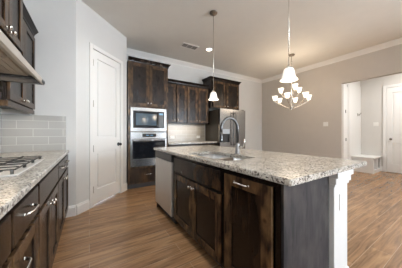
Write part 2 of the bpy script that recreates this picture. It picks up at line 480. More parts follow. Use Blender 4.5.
def panel_door(bm, x0, x1, z0, z1, y0, y1, panels, mi=0):
    """slab with recessed moulded panels on its -y face"""
    sx = 0.095 if (x1 - x0) < 0.7 else 0.115
    zs = [z0]
    for a, c in panels: zs += [a, c]
    zs.append(z1)
    box(bm, x0, x0 + sx, y0, y1, z0, z1, mi); box(bm, x1 - sx, x1, y0, y1, z0, z1, mi)
    for k in range(0, len(zs), 2): box(bm, x0 + sx, x1 - sx, y0, y1, zs[k], zs[k + 1], mi)
    for a, c in panels:
        box(bm, x0 + sx, x1 - sx, y0 + 0.024, y1, a, c, mi)
        box(bm, x0 + sx + 0.03, x1 - sx - 0.03, y0 + 0.010, y0 + 0.026, a + 0.035, c - 0.035, mi, 0.004)


b = BM(); casing(b, DX0, DX1, DZ)
struct('trim_3', b, M['white'], None, (*DA, 0), PI / 4)
b = BM(); panel_door(b, DX0 + .004, DX1 - .004, 0.026, DZ - .006, 0.004, 0.040, [(0.245, 0.85), (1.06, 2.33)])
d1 = struct('door_1', b, M['white'], None, (*DA, 0), PI / 4)
for zz in (0.26, 0.90, 1.60, 2.24):
    b = BM(); box(b, DX0 + 0.002, DX0 + 0.020, -0.004, 0.0035, zz - .05, zz + .05); tube(b, [(DX0 + .004, -.006, zz - .052), (DX0 + .004, -.006, zz + .052)], .006)
    obj('hinge', b, M['nickel'], d1)
b = BM(); kx = along(0.463)
lathe(b, [(0, -0.062), (.018, -.060), (.028, -.048), (.026, -.034), (.012, -.024), (.011, -.008), (.032, -.006), (.034, 0.0038), (0, .0038)], (kx, 0, 0.935), 20, 0, 'y')
obj('knob', b, M['black'], d1)

# mud room far door (on the grey wall), facing -x : local x -> world -y
def loc_hall(y): return (XM, y, 0)
b = BM(); casing(b, 0, 0.86, 2.45, 0.075, 0.036)
struct('trim_4', b, M['white'], None, (XM, 1.545, 0), -PI / 2)
b = BM(); panel_door(b, 0.004, 0.856, 0.008, 2.445, -0.030, 0.0, [(0.245, 0.85), (1.06, 2.30)])
d2 = struct('door_2', b, M['white'], None, (XM, 1.545, 0), -PI / 2)
b = BM(); lathe(b, [(0, -.085), (.018, -.083), (.027, -.07), (.024, -.055), (.012, -.045), (.011, -.036), (.030, -.034), (.030, -.0295), (0, -.0295)], (.085, 0, .96), 20, 0, 'y')
obj('knob', b, M['bronze'], d2)
# narrow white door / hinge jamb on the hall side wall
b = BM(); box(b, 5.98, 6.36, YM - 0.02, YM, 0, 2.47, 0, 0.004); box(b, 6.36, 6.43, YM - 0.035, YM, 0, 2.55, 0, 0.004)
d3 = struct('door_3', b, M['white'])
for zz, xx in ((1.755, 6.20), (0.95, 6.22)):
    b = BM(); box(b, xx - .012, xx + .012, YM - .032, YM - .0195, zz - .045, zz + .045, 0, .003)
    obj('hinge', b, M['gunmetal'], d3)


# ------------------------------------------------------------------ cabinet kit (local: width +x, front faces -y, depth +y)
def shaker(name, parent, x0, x1, z0, z1, y=-0.02, st=0.062, knob=None, pull=None, t=0.02):
    b = BM()
    for q in ((x0, x0 + st, z0, z1), (x1 - st, x1, z0, z1), (x0 + st, x1 - st, z0, z0 + st), (x0 + st, x1 - st, z1 - st, z1)):
        box(b, q[0], q[1], y, y + t - .001, q[2], q[3], 0, 0.002)
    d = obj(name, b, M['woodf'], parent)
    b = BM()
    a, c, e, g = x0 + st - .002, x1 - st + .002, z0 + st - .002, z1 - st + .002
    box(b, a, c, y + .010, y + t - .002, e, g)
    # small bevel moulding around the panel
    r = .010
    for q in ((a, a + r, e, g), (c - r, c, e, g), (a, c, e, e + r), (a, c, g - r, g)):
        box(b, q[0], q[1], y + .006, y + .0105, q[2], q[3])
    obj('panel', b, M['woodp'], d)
    if knob: add_knob(d, *knob, y)
    if pull: add_pull(d, *pull, y)
    return d


def drawer(parent, x0, x1, z0, z1, y=-0.02, pull=None, name='drawer'):
    b = BM(); box(b, x0, x1, y, y + .019, z0, z1, 0, 0.003)
    d = obj(name, b, M['woodd'], parent)
    if pull: add_pull(d, *pull, y)
    return d


def add_knob(parent, x, z, y):
    b = BM()
    lathe(b, [(0, -.030), (.010, -.029), (.0155, -.023), (.014, -.016), (.006, -.011), (.006, -.004), (.009, -.002), (.009, .0005), (0, .0005)], (x, y, z), 14, 0, 'y')
    obj('knob', b, M['nickel'], parent)


def add_pull(parent, x, z, y, L=0.13, vertical=False):
    b = BM(); h = L / 2
    P = []
    for k in range(13):
        u = -1 + k / 6.0
        P.append((x + u * h, y - 0.004 - 0.026 * (1 - abs(u) ** 4), z + 0.006 * math.cos(u * PI / 2)))
    if vertical: P = [(x, p[1], z + (p[0] - x)) for p in P]
    tube(b, P, [.0065 if abs(-1 + k / 6.0) > .8 else .0052 for k in range(13)], 8)
    for s in (-1, 1):
        c = (x + s * h, y, z) if not vertical else (x, y, z + s * h)
        lathe(b, [(0, -.006), (.007, -.005), (.010, .0005), (0, .0005)], c, 10, 0, 'y')
    obj('pull', b, M['nickel'], parent)


def case(parent, w_, d_, z0, z1, toe=0.0, top=True, open_front=None, mat_=None, name='case'):
    """hollow carcass: sides, back, bottom, top, face frame; front plane at y=0"""
    b = BM(); t = .018
    box(b, 0, t, 0.019, d_, z0, z1); box(b, w_ - t, w_, .019, d_, z0, z1)
    box(b, t, w_ - t, d_ - .01, d_, z0, z1); box(b, t, w_ - t, .019, d_ - .01, z0, z0 + t)
    if top: box(b, t, w_ - t, .019, d_ - .01, z1 - t, z1)
    f = .035
    box(b, 0, f, 0, .019, z0, z1); box(b, w_ - f, w_, 0, .019, z0, z1)
    box(b, f, w_ - f, 0, .019, z0, z0 + f); box(b, f, w_ - f, 0, .019, z1 - f, z1)
    for z in (open_front or []): box(b, f, w_ - f, 0, .019, z - .018, z + .018)
    # dust panel right behind the doors keeps the inside dark
    if open_front is None or True:
        pass
    o = obj(name, b, mat_ or M['woodc'], parent)
    if toe:
        b = BM(); box(b, 0.003, w_ - .003, .07, .085, 0, z0 - .001); box(b, .003, .018, .085, d_, 0, z0 - .001); box(b, w_ - .018, w_ - .003, .085, d_, 0, z0 - .001)
        obj('toe_kick', b, M['kick'], parent)
    return o


CROWN = lambda z, h: [(0, z), (.010, z), (.014, z + h * .25), (.030, z + h * .55), (.044, z + h * .8), (.050, z + h * .85), (.050, z + h), (0, z + h)]


def crown(parent, w_, d_, z, h, left=True, right=True):
    b = BM(); pr = CROWN(z, h)
    extrude_profile(b, pr, (0, 0), (w_, 0), (0, -1), 0, 1 if left else 0, 1 if right else 0)
    if left: extrude_profile(b, pr, (0, d_), (0, 0), (-1, 0), 0, 0, 1)
    if right: extrude_profile(b, pr, (w_, 0), (w_, d_), (1, 0), 0, 1, 0)
    box(b, 0, w_, 0, d_, z, z + .012)
    obj('crown_moulding', b, M['woodc'], parent)


# ------------------------------------------------------------------ left run : base cabinets (front x=-0.265)
FX = -0.262; LD = FX - XL - .003
def left_cab(y0, y1, label):
    return thing('base_cabinet', label, 'cabinet', (FX, y0 + .0015, 0), PI / 2, 'base cabinets along the left wall')
ZT = 0.877
c = left_cab(0.22, 0.935, 'dark wood base cabinet nearest the camera in the left run'); W = .712
case(c, W, LD, .10, ZT, .1, True, [.70])
drawer(c, .014, W - .014, .712, .856, pull=(W / 2, .79))
shaker('door', c, .012, W / 2 - .003, .118, .682, knob=(W / 2 - .035, .63)); shaker('door', c, W / 2 + .003, W - .008, .118, .682, knob=(W / 2 + .035, .63))
c = left_cab(0.935, 1.345, 'narrow dark wood base cabinet with a drawer pull, just before the cooktop'); W = .407
case(c, W, LD, .10, ZT, .1, True, [.70])
drawer(c, .014, W - .014, .712, .856, pull=(W / 2, .79))
shaker('door', c, .014, W - .014, .118, .682, pull=(.07, .60))
c = left_cab(1.345, 2.115, 'wide dark wood base cabinet directly under the gas cooktop'); W = .767
case(c, W, LD, .10, ZT, .1, False, [.70])
drawer(c, .014, W - .014, .712, .856, name='false_front')
shaker('door', c, .014, W / 2 - .005, .118, .682, knob=(W / 2 - .035, .63)); shaker('door', c, W / 2 + .005, W - .014, .118, .682, knob=(W / 2 + .035, .63))
c = left_cab(2.115, 3.027, 'dark wood base cabinet with two small drawers at the far end wall'); W = .909
case(c, W, LD, .10, ZT, .1, True, [.70])
for a, e in ((.008, W / 2 - .004), (W / 2 + .004, W - .012)): drawer(c, a, e, .712, .856, pull=((a + e) / 2, .79, ))
shaker('door', c, .008, W / 2 - .004, .118, .682, knob=(W / 2 - .04, .63)); shaker('door', c, W / 2 + .004, W - .012, .118, .682, knob=(W / 2 + .04, .63))


def slab(name, x0, x1, y0, y1, z0, z1, hole=None, bev=.006):
    b = BM()
    if hole is None: box(b, x0, x1, y0, y1, z0, z1, 0, bev)
    else:
        hx0, hx1, hy0, hy1 = hole
        o_ = [(x0, y0), (x1, y0), (x1, y1), (x0, y1)]; i_ = []
        r = .035
        for cx_, cy_, a0 in ((hx0 + r, hy0 + r, PI), (hx1 - r, hy0 + r, 1.5 * PI), (hx1 - r, hy1 - r, 0), (hx0 + r, hy1 - r, .5 * PI)):
            i_.append([(cx_ + r * math.cos(a0 + k * PI / 8), cy_ + r * math.sin(a0 + k * PI / 8)) for k in range(5)])
        V = {}
        for zi, z in enumerate((z0, z1)):
            V[zi] = ([b.verts.new((*p, z)) for p in o_], [[b.verts.new((*p, z)) for p in q] for q in i_])
            O_, I_ = V[zi]
            for k in range(4):
                k2 = (k + 1) % 4
                b.faces.new([O_[k]] + [O_[k2]] + [I_[k2][0]] + [I_[k][-1]])
                b.faces.new([O_[k]] + list(reversed(I_[k])))
        for k in range(4):
            b.faces.new((V[0][0][k], V[0][0][(k + 1) % 4], V[1][0][(k + 1) % 4], V[1][0][k]))
        f0 = [v for q in V[0][1] for v in q]; f1 = [v for q in V[1][1] for v in q]
        for k in range(len(f0)): b.faces.new((f0[k], f0[(k + 1) % len(f0)], f1[(k + 1) % len(f1)], f1[k]))
        bmesh.ops.recalc_face_normals(b, faces=b.faces[:])
        es = [e for e in b.edges if len(e.link_faces) == 2 and all((abs(v.co.x - x0) < 1e-6 or abs(v.co.x - x1) < 1e-6 or abs(v.co.y - y0) < 1e-6 or abs(v.co.y - y1) < 1e-6) for v in e.verts) and e.calc_face_angle(0) > 1]
        bmesh.ops.bevel(b, geom=es, offset=bev, segments=2, affect='EDGES')
    return obj(name, b, M['granite'])


o = slab('granite_countertop', XL + .001, -0.234, 0.20, YE - .001, .879, .914)
tag(o, 'speckled granite countertop along the left wall under the cooktop', 'countertop')
# backsplash tile on end wall and left wall
b = BM(); box(b, XL + .009, -0.268, YE - .008, YE - .0005, .9145, 1.372); struct('wall_tile_end', b, M['tile_end'])
b = BM(); box(b, XL + .0005, XL + .008, 0.2, YE - .0005, .9145, 1.372); box(b, XL + .0005, XL + .008, 1.152, 2.148, 1.372, 1.584); struct('wall_tile_left', b, M['tile_side'])

# cooktop
ct = thing('gas_cooktop', 'black gas cooktop with cast iron grates set in the left counter', 'cooktop', (0, 0, .914))
b = BM(); box(b, -.835, -.335, 1.365, 2.06, .0003, .009, 0, .003)
obj('tray', b, M['tray'], ct)
bx = [(-.72, 1.50, .04), (-.47, 1.50, .032), (-.595, 1.712, .05), (-.72, 1.925, .032), (-.47, 1.925, .04)]
for x, y, r in bx:
    b = BM(); lathe(b, [(r * 1.25, .0092), (r * 1.25, .012), (r, .013), (r, .017), (r * .9, .019), (0, .019)], (x, y, 0), 18)
    obj('burner', b, M['black'], ct)
for y0, y1 in ((1.380, 1.608), (1.612, 1.812), (1.816, 2.048)):
    b = BM(); z = .034; h = .0034
    for q in ((-.815, -.345, y0, y0 + .008), (-.815, -.345, y1 - .008, y1), (-.815, -.805, y0, y1), (-.355, -.345, y0, y1)):
        box(b, q[0], q[1], q[2], q[3], z - h, z + h, 0, .002)
    ym = (y0 + y1) / 2
    box(b, -.81, -.36, ym - .005, ym + .005, z - h, z + h, 0, .002)
    for x in (-.72, -.47):
        box(b, x - .005, x + .005, y0, y1, z - h, z + h + .004, 0, .002)
    for x in (-.809, -.361):
        for y in (y0 + .006, y1 - .006): box(b, x - .006, x + .006, y - .006, y + .006, .0092, z)
    for x in (-.72, -.47, -.595):
        for y in (y0 + .006, y1 - .006): lathe(b, [(.007, z), (.008, z + .006), (.005, z + .010), (0, z + .011)], (x, y, 0), 8)
    obj('grate', b, M['iron'], ct)

# hood
hd = thing('range_hood', 'stainless under-cabinet range hood above the gas cooktop', 'range hood', (0, 0, 0))
b = BM()
HY0, HY1 = 1.152, 2.148
prof = [(XL + .001, 1.585), (XL + .03, 1.585), (XL + .03, 1.65), (-.43, 1.65), (-.362, 1.585), (-.352, 1.585), (-.348, 1.622), (-.49, 1.70), (-.495, 1.828), (XL + .001, 1.828)]
A = [b.verts.new((x, HY0 + .03, z)) for x, z in prof]; B_ = [b.verts.new((x, HY1 - .03, z)) for x, z in prof]
for k in range(len(prof)):
    b.faces.new((A[k], A[(k + 1) % len(prof)], B_[(k + 1) % len(prof)], B_[k]))
b.faces.new(A); b.faces.new(B_[::-1])
obj('hood_body', b, M['hood'], hd)
# end cheeks, dark metal painting in the shade under the hood
for ya, yb in ((HY0, HY0 + .0295), (HY1 - .0295, HY1)):
    pr = [(XL + .001, 1.585), (-.352, 1.585), (-.348, 1.622), (-.49, 1.70), (XL + .001, 1.70)]
    b = BM()
    A = [b.verts.new((x, ya, z)) for x, z in pr]; B_ = [b.verts.new((x, yb, z)) for x, z in pr]
    for k in range(5): b.faces.new((A[k], A[(k + 1) % 5], B_[(k + 1) % 5], B_[k]))
    b.faces.new(A); b.faces.new(B_[::-1])
    obj('shade_dark_cheek', b, M['gunmetal'], hd)
for ya, yb in ((1.20, 1.64), (1.67, 2.10)):
    b = BM(); box(b, -.83, -.45, ya, yb, 1.640, 1.6495)
    for k in range(9): box(b, -.81 + k * .042, -.79 + k * .042, ya + .015, yb - .015, 1.636, 1.640)
    obj('filter', b, M['baffle'], hd)
b = BM(); box(b, -.3505, -.343, 2.05, 2.135, 1.590, 1.616, 0, .003); obj('end_cap', b, M['black'], hd)

# ------------------------------------------------------------------ left uppers
def left_upper(y0, y1, fx, label):
    return thing('wall_cabinet', label, 'cabinet', (fx, y0 + .0015, 0), PI / 2, 'upper cabinets on the left wall')
c = left_upper(1.15, 2.15, -.505, 'tall dark wood wall cabinet over the range hood'); W = .997; D = -.505 - XL - .003
case(c, W, D, 1.83, 2.60)
for a, e, kx in ((.012, .325, .29), (.331, .646, .61), (.656, .967, .692)): shaker('door', c, a, e, 1.845, 2.585, knob=(kx, 1.885))
crown(c, W, D, 2.601, .075)
c = left_upper(2.153, 3.026, -.598, 'dark wood wall cabinet right of the range hood against the end wall'); W = .870; D = -.598 - XL - .009
case(c, W, D, 1.43, 2.36)
shaker('door', c, .02, W / 2 - .002, 1.44, 2.33, knob=(W / 2 - .03, 1.485)); shaker('door', c, W / 2 + .002, W - .012, 1.44, 2.33, knob=(W / 2 + .03, 1.485))
b = BM(); box(b, 0, W, -.012, .006, 1.378, 1.4285, 0, .003); box(b, 0, .018, .006, D, 1.378, 1.4285); obj('light_rail', b, M['woodf'], c)
crown(c, W, D, 2.361, .07, False, False)

# ------------------------------------------------------------------ tall oven cabinet
TX0, TX1, TY = .655, 1.500, 3.800
W = TX1 - TX0; D = YB - TY - .003
tc = thing('oven_cabinet', 'tall dark wood cabinet housing the microwave and wall oven', 'cabinet', (TX0, TY, 0))
b = BM()
box(b, 0, .043, 0, D, .10, 2.59); box(b, W - .043, W, 0, D, .10, 2.59)
box(b, .043, W - .043, D - .015, D, .10, 2.59)
for za, zb in ((.10, .118), (.412, .447), (1.157, 1.171), (1.668, 1.695), (2.572, 2.59)): box(b, .043, W - .043, 0, D - .015, za, zb)
obj('case', b, M['woodf'], tc)
b = BM(); box(b, .003, W - .003, .06, .075, 0, .099); box(b, .003, .02, .075, D, 0, .099); box(b, W - .02, W - .003, .075, D, 0, .099); obj('toe_kick', b, M['kick'], tc)
shaker('door', tc, .030, W / 2 - .003, 1.698, 2.572, knob=(W / 2 - .032, 1.765)); shaker('door', tc, W / 2 + .003, W - .030, 1.698, 2.572, knob=(W / 2 + .032, 1.765))
dr = drawer(tc, .030, W - .030, .125, .405, pull=(W / 2 - .02, .275))
crown(tc, W, D, 2.591, .078, False, True)

# microwave
mx0 = TX0 + .0445; mw = W - .089
mo = thing('microwave', 'built-in stainless microwave with black glass above the wall oven', 'microwave', (mx0, TY, 0))
b = BM(); z0, z1 = 1.172, 1.667
for q in ((0, .05, z0, z1), (mw - .05, mw, z0, z1), (.05, mw - .05, z0, z0 + .075), (.05, mw - .05, z1 - .07, z1)): box(b, q[0], q[1], -.022, .02, q[2], q[3], 0, .002)
obj('trim_frame', b, M['steel'], mo)
b = BM(); box(b, .05, mw - .05, -.012, .36, z0 + .075, z1 - .07); obj('oven_body', b, M['bglass'], mo)
b = BM(); box(b, .062, mw - .185, -.020, -.0125, z0 + .085, z1 - .08, 0, .003); obj('door', b, M['bglass'], mo)
b = BM(); box(b, .105, mw - .225, -.0225, -.0202, z0 + .13, z1 - .12, 0, .001); obj('window', b, plain('blue_reflection_glass', (.05, .085, .12), .12), mo)  # blue colour paints in daylight mirrored by the door glass
b = BM(); box(b, mw - .18, mw - .06, -.019, -.0125, z0 + .085, z1 - .08, 0, .002); obj('control_panel', b, M['dkplastic'], mo)
b = BM(); box(b, mw - .165, mw - .075, -.0205, -.0192, z1 - .135, z1 - .10); obj('display', b, M['display'], mo)

# wall oven
ov = thing('wall_oven', 'stainless wall oven with dark glass door below the microwave', 'oven', (mx0, TY, 0))
z0, z1 = .448, 1.156
b = BM(); box(b, 0, mw, -.002, .50, z0, z1); obj('oven_body', b, M['dkplastic'], ov)
b = BM(); box(b, 0, mw, -.022, -.0025, z1 - .135, z1, 0, .003); pn = obj('control_panel', b, M['steel'], ov)
b = BM(); box(b, mw / 2 - .145, mw / 2 + .145, -.0245, -.0222, z1 - .10, z1 - .03, 0, .001); obj('display', b, M['bglass'], pn)
for s in (-1, 1):
    for k in range(3):
        b = BM(); box(b, mw / 2 + s * .045 + k * .02 - .02, mw / 2 + s * .045 + k * .02 - .008, -.0258, -.0246, z1 - .072, z1 - .058); obj('digit', b, M['display'], pn)
b = BM()
for q in ((0, .035, z0 + .002, z1 - .142), (mw - .035, mw, z0 + .002, z1 - .142), (.035, mw - .035, z0 + .002, z0 + .16), (.035, mw - .035, z1 - .185, z1 - .142)): box(b, q[0], q[1], -.032, -.0025, q[2], q[3], 0, .003)
dr = obj('door', b, M['steel'], ov)
b = BM(); box(b, .035, mw - .035, -.030, -.0025, z0 + .16, z1 - .185); obj('window', b, M['bglass'], dr)
b = BM(); zz = z1 - .165
tube(b, [(.05, -.075, zz), (mw - .05, -.075, zz)], .011, 12)
for x in (.08, mw - .08): tube(b, [(x, -.0315, zz), (x, -.075, zz)], .008, 8)
obj('handle', b, M['steel'], dr)

# ------------------------------------------------------------------ back run
UY = 4.035; UD = YB - UY - .003
def back_upper(x0, x1, label):
    c = thing('wall_cabinet', label, 'cabinet', (x0 + .001, UY, 0), 0, 'upper cabinets on the back wall')
    W = x1 - x0 - .002
    case(c, W, UD, 1.378, 2.36, 0, True, None)
    shaker('door', c, .012, W / 2 - .012, 1.40, 2.32, knob=(W / 2 - .045, 1.45)); shaker('door', c, W / 2 + .012, W - .012, 1.40, 2.32, knob=(W / 2 + .045, 1.45))
    crown(c, W, UD, 2.361, .068, False, False)
    return c
back_upper(1.502, 2.100, 'dark wood wall cabinet on the back wall beside the tall oven cabinet')
back_upper(2.100, 2.745, 'dark wood wall cabinet on the back wall beside the refrigerator')
fc = thing('wall_cabinet', 'deep dark wood wall cabinet mounted over the refrigerator', 'cabinet', (2.80, 3.975, 0)); W = 1.05; D = YB - 3.975 - .003
case(fc, W, D, 1.83, 2.60)
shaker('door', fc, .075, W / 2 - .02, 1.845, 2.575, knob=(W / 2 - .05, 1.895)); shaker('door', fc, W / 2 + .02, W - .03, 1.845, 2.575, knob=(W / 2 + .05, 1.895))
crown(fc, W, D, 2.601, .072)
b = BM(); box(b, 2.748, 2.798, UY, YB - .002, 1.378, 2.36); o = obj('filler_panel', b, M['woodc']); tag(o, 'narrow dark wood filler strip between wall cabinets beside the refrigerator', 'panel')

bc_l = [(1.503, 2.18, 'dark wood base cabinet on the back wall beside the oven cabinet'), (2.18, 2.845, 'dark wood base cabinet on the back wall next to the refrigerator')]
for x0, x1, lab in bc_l:
    c = thing('base_cabinet', lab, 'cabinet', (x0 + .001, 3.775, 0), 0, 'base cabinets on the back wall'); W = x1 - x0 - .002; D = YB - 3.775 - .003
    case(c, W, D, .10, ZT, .1, True, [.70])
    drawer(c, .01, W - .01, .712, .856, pull=(W / 2, .79))
    shaker('door', c, .01, W / 2 - .003, .118, .682, knob=(W / 2 - .035, .63)); shaker('door', c, W / 2 + .003, W - .01, .118, .682, knob=(W / 2 + .035, .63))
o = slab('granite_countertop', 1.503, 2.850, 3.738, YB - .001, .879, .914)
tag(o, 'short granite countertop on the back wall between oven cabinet and refrigerator', 'countertop')
b = BM(); box(b, 1.503, 2.86, YB - .009, YB - .0005, .9145, 1.377); struct('wall_tile_back', b, M['tile_back'])


def outlet(name, label, loc, rotz, horiz, group=None):
    o = thing(name, label, 'outlet', loc, rotz, group)
    w_, h_ = (.058, .036) if horiz else (.036, .058)
    b = BM(); box(b, -w_, w_, -.006, -.0002, -h_, h_, 0, .0015); obj('cover_plate', b, M['plate'], o)
    for s in (-1, 1):
        b = BM(); cx_, cz_ = (s * .022, 0) if horiz else (0, s * .022)
        box(b, cx_ - .014, cx_ + .014, -.0075, -.0061, cz_ - .014, cz_ + .014, 0, .0005)
        for q in (-1, 1):
            if horiz: box(b, cx_ - .004, cx_ + .004, -.0082, -.0076, cz_ + q * .006 - .001, cz_ + q * .006 + .001, 1)
            else: box(b, cx_ + q * .006 - .001, cx_ + q * .006 + .001, -.0082, -.0076, cz_ - .004, cz_ + .004, 1)
        obj('socket', b, [M['plate'], M['dkplastic']], o)
    return o


outlet('wall_outlet', 'white outlet on the back tile nearer the oven cabinet', (1.84, YB - .009, 1.03), 0, True, 'backsplash outlets')
outlet('wall_outlet', 'white outlet on the back tile nearer the refrigerator', (2.635, YB - .009, 1.025), 0, True, 'backsplash outlets')


def switch(name, label, loc, rotz):
    o = thing(name, label, 'light switch', loc, rotz)
    b = BM(); box(b, -.058, .058, -.006, -.0002, -.058, .058, 0, .0015); obj('cover_plate', b, M['plate'], o)
    for s in (-1, 1):
        b = BM(); box(b, s * .023 - .016, s * .023 + .016, -.010, -.0061, -.032, .032, 0, .002); obj('rocker', b, M['plate'], o)
    return o
switch('light_switch', 'white light switch plate on the tan right-hand wall', (XR, 2.28, 1.375), -PI / 2)
switch('light_switch', 'white light switch plate beside the hall door on grey wall', (XM, 1.78, 1.40), -PI / 2)

# ------------------------------------------------------------------ refrigerator
rf = thing('refrigerator', 'stainless french door refrigerator with ice dispenser, against the back wall', 'refrigerator', (2.862, 3.645, 0)); W = .915
b = BM(); box(b, 0.005, W - .005, .075, .70, .03, 1.765, 0, .006); obj('cabinet_body', b, M['fridge_side'], rf)
b = BM(); box(b, .03, W - .03, .085, .10, 0, .0295); box(b, .03, .06, .10, .68, 0, .0295); box(b, W - .06, W - .03, .10, .68, 0, .0295); obj('base_grille', b, M['black'], rf)
dz0, dz1 = .70, 1.775
for s, (a, e) in enumerate(((0, W / 2 - .003), (W / 2 + .003, W))):
    b = BM()
    if s == 0:
        hx0, hx1, hz0, hz1 = .085, .325, .86, 1.245
        for q in ((a, hx0, dz0, dz1), (hx1, e, dz0, dz1), (hx0, hx1, dz0, hz0), (hx0, hx1, hz1, dz1)): box(b, q[0], q[1], 0, .07, q[2], q[3])
        box(b, hx0, hx1, .055, .07, hz0, hz1)
    else: box(b, a, e, 0, .07, dz0, dz1, 0, .008)
    d = obj('door', b, M['steel'], rf)
    if s == 0:
        b = BM(); box(b, hx0 + .002, hx1 - .002, -.004, .05, hz1 - .13, hz1 - .003, 0, .004)
        obj('dispenser_panel', b, plain('dispenser_grey', (.42, .47, .52), .25), d)
        b = BM(); box(b, hx0 + .003, hx1 - .003, .046, .0545, hz0 + .031, hz1 - .131); obj('dispenser_recess', b, M['dkplastic'], d)
        b = BM(); box(b, hx0 + .003, hx1 - .003, -.004, .0455, hz0 + .002, hz0 + .03, 0, .003); obj('drip_tray', b, M['steel'], d)
    hx = e - .045 if s == 0 else a + .045
    b = BM(); tube(b, [(hx, -.045, .80), (hx, -.052, .9), (hx, -.055, 1.2), (hx, -.052, 1.6), (hx, -.045, 1.70)], .012, 10)
    for z in (.83, 1.67): tube(b, [(hx, .001, z), (hx, -.047, z)], .009, 8)
    obj('handle', b, M['gunmetal'], d)
b = BM(); box(b, 0, W, 0, .07, .05, .694, 0, .008); d = obj('freezer_drawer', b, M['steel'], rf)
b = BM(); tube(b, [(.08, -.05, .62), (W - .08, -.05, .62)], .012, 10)
for x in (.12, W - .12): tube(b, [(x, .001, .62), (x, -.05, .62)], .009, 8)
obj('handle', b, M['gunmetal'], d)
for x in (.04, W - .10):
    b = BM(); box(b, x, x + .06, .02, .12, 1.7755, 1.79, 0, .003); obj('hinge_cover', b, M['dkplastic'], rf)

# ------------------------------------------------------------------ island
IX, IB = .888, 1.500            # cabinet face / back of the cabinets
IY0, IY1 = .595, 2.715
ID = IB - IX - .002
def island(y1, label, name='base_cabinet', cat='cabinet', grp=None): return thing(name, label, cat, (IX, y1 - .001, 0), -PI / 2, grp)
# end gable beyond the dishwasher
b = BM(); box(b, IX, IB - .002, 2.690, IY1, .0, ZT); o = obj('end_panel', b, M['woodc']); tag(o, 'dark wood end panel of the island beyond the dishwasher', 'panel')
# dishwasher y 2.055..2.685
dw = island(2.688, 'stainless dishwasher with black control strip in the island', 'dishwasher', 'dishwasher'); W = .625
b = BM(); box(b, .004, W - .004, .002, .56, .10, .872); obj('tub', b, M['dkplastic'], dw)
b = BM(); box(b, .003, W - .003, -.030, .0015, .105, .775, 0, .004); obj('door', b, M['steel_d'], dw)
b = BM(); box(b, .003, W - .003, -.030, .0015, .779, .868, 0, .004); cp = obj('control_panel', b, M['gunmetal'], dw)
b = BM(); box(b, .06, W - .06, -.034, -.0302, .787, .803, 0, .0015); obj('grip', b, M['black'], cp)
b = BM(); box(b, .01, W - .01, .03, .045, 0, .0995); box(b, .01, .03, .045, .5, 0, .0995); box(b, W - .03, W - .01, .045, .5, 0, .0995); obj('toe_kick', b, M['kick'], dw)
# sink base y 1.09..2.055
sb = island(2.058, 'dark wood double-door sink cabinet in the middle of the island', grp='island base cabinets'); W = .975
case(sb, W, ID, .10, ZT, .06, False, [.67])
drawer(sb, .045, W - .030, .690, .850, name='false_front')
shaker('door', sb, .045, W / 2 + .012 - .003, .115, .660, knob=(W / 2 - .02, .60)); shaker('door', sb, W / 2 + .012 + .003, W - .030, .115, .660, knob=(W / 2 + .045, .60))
# pull-out cabinet y .60..1.083
pb = island(1.081, 'dark wood trash pull-out cabinet at the near corner of the island', grp='island base cabinets'); W = .484
case(pb, W, 1.398 - IX, .10, ZT, .06, True)
shaker('door', pb, .025, W - .045, .115, .845, st=.075, pull=((W - .02) / 2 - .03, .805))
# knotty end panel facing the camera
b = BM(); box(b, IX + .0, 1.410, .578, .5935, 0.0, ZT, 0, .002); o = obj('end_panel', b, M['woode']); tag(o, 'knotty dark wood end panel on the near end of the island', 'panel')
b = BM(); box(b, IB, IB + .018, .815, IY1, 0, ZT); o = obj('back_panel', b, M['woode']); tag(o, 'dark wood back panel of the island under the bar overhang', 'panel')
# white post under the overhang
po = thing('island_post', 'white square post supporting the island countertop corner', 'post', (1.540, .665, 0))
h = .110
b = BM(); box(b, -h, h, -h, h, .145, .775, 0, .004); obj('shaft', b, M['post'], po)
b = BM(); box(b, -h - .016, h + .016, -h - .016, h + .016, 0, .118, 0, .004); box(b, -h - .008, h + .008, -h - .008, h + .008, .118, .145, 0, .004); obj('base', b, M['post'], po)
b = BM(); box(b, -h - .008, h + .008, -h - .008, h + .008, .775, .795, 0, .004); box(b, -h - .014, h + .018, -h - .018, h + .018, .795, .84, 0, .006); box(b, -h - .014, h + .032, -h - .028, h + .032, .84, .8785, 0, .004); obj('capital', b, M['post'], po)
outlet('wall_outlet', 'white outlet mounted on the white island post', (1.545, .5548, .655), 0, False)

# countertop with sink cut-out
o = slab('granite_countertop', .857, 1.940, .519, 2.778, .879, .914, hole=(.960, 1.345, 1.150, 1.845))
tag(o, 'large speckled granite island countertop with undermount sink cut-out', 'countertop')
# sink
sk = thing('kitchen_sink', 'stainless double bowl undermount sink in the island counter', 'sink', (0, 0, 0))
def bowl(y0, y1, zb):
    b = BM(); x0, x1, zt, r = .957, 1.348, .8785, .04
    def ring(ins, z):
        P = []
        rr = max(r - ins * .3, .02)
        for cx_, cy_, a0 in ((x0 + ins + rr, y0 + ins + rr, PI), (x1 - ins - rr, y0 + ins + rr, 1.5 * PI), (x1 - ins - rr, y1 - ins - rr, 0), (x0 + ins + rr, y1 - ins - rr, .5 * PI)):
            P += [b.verts.new((cx_ + rr * math.cos(a0 + k * PI / 8), cy_ + rr * math.sin(a0 + k * PI / 8), z)) for k in range(5)]
        return P
    R = [ring(0, zt), ring(.004, zb + .03), ring(.02, zb + .004), ring(.06, zb), ring(.15, zb - .003)]
    for a, c in zip(R, R[1:]):
        for k in range(20):
            f = b.faces.new((a[k], a[(k + 1) % 20], c[(k + 1) % 20], c[k])); f.smooth = True
    b.faces.new(R[-1])
    ob = obj('bowl', b, M['sink'], sk)
    so = ob.modifiers.new('thick', 'SOLIDIFY'); so.thickness = .003; so.offset = 1
    b = BM(); lathe(b, [(.045, zb + .001), (.042, zb + .004), (.03, zb + .001), (0, zb)], ((x0 + x1) / 2, (y0 + y1) / 2, 0), 18); obj('drain', b, M['gunmetal'], ob)
bowl(1.148, 1.480, .70); bowl(1.515, 1.847, .70)
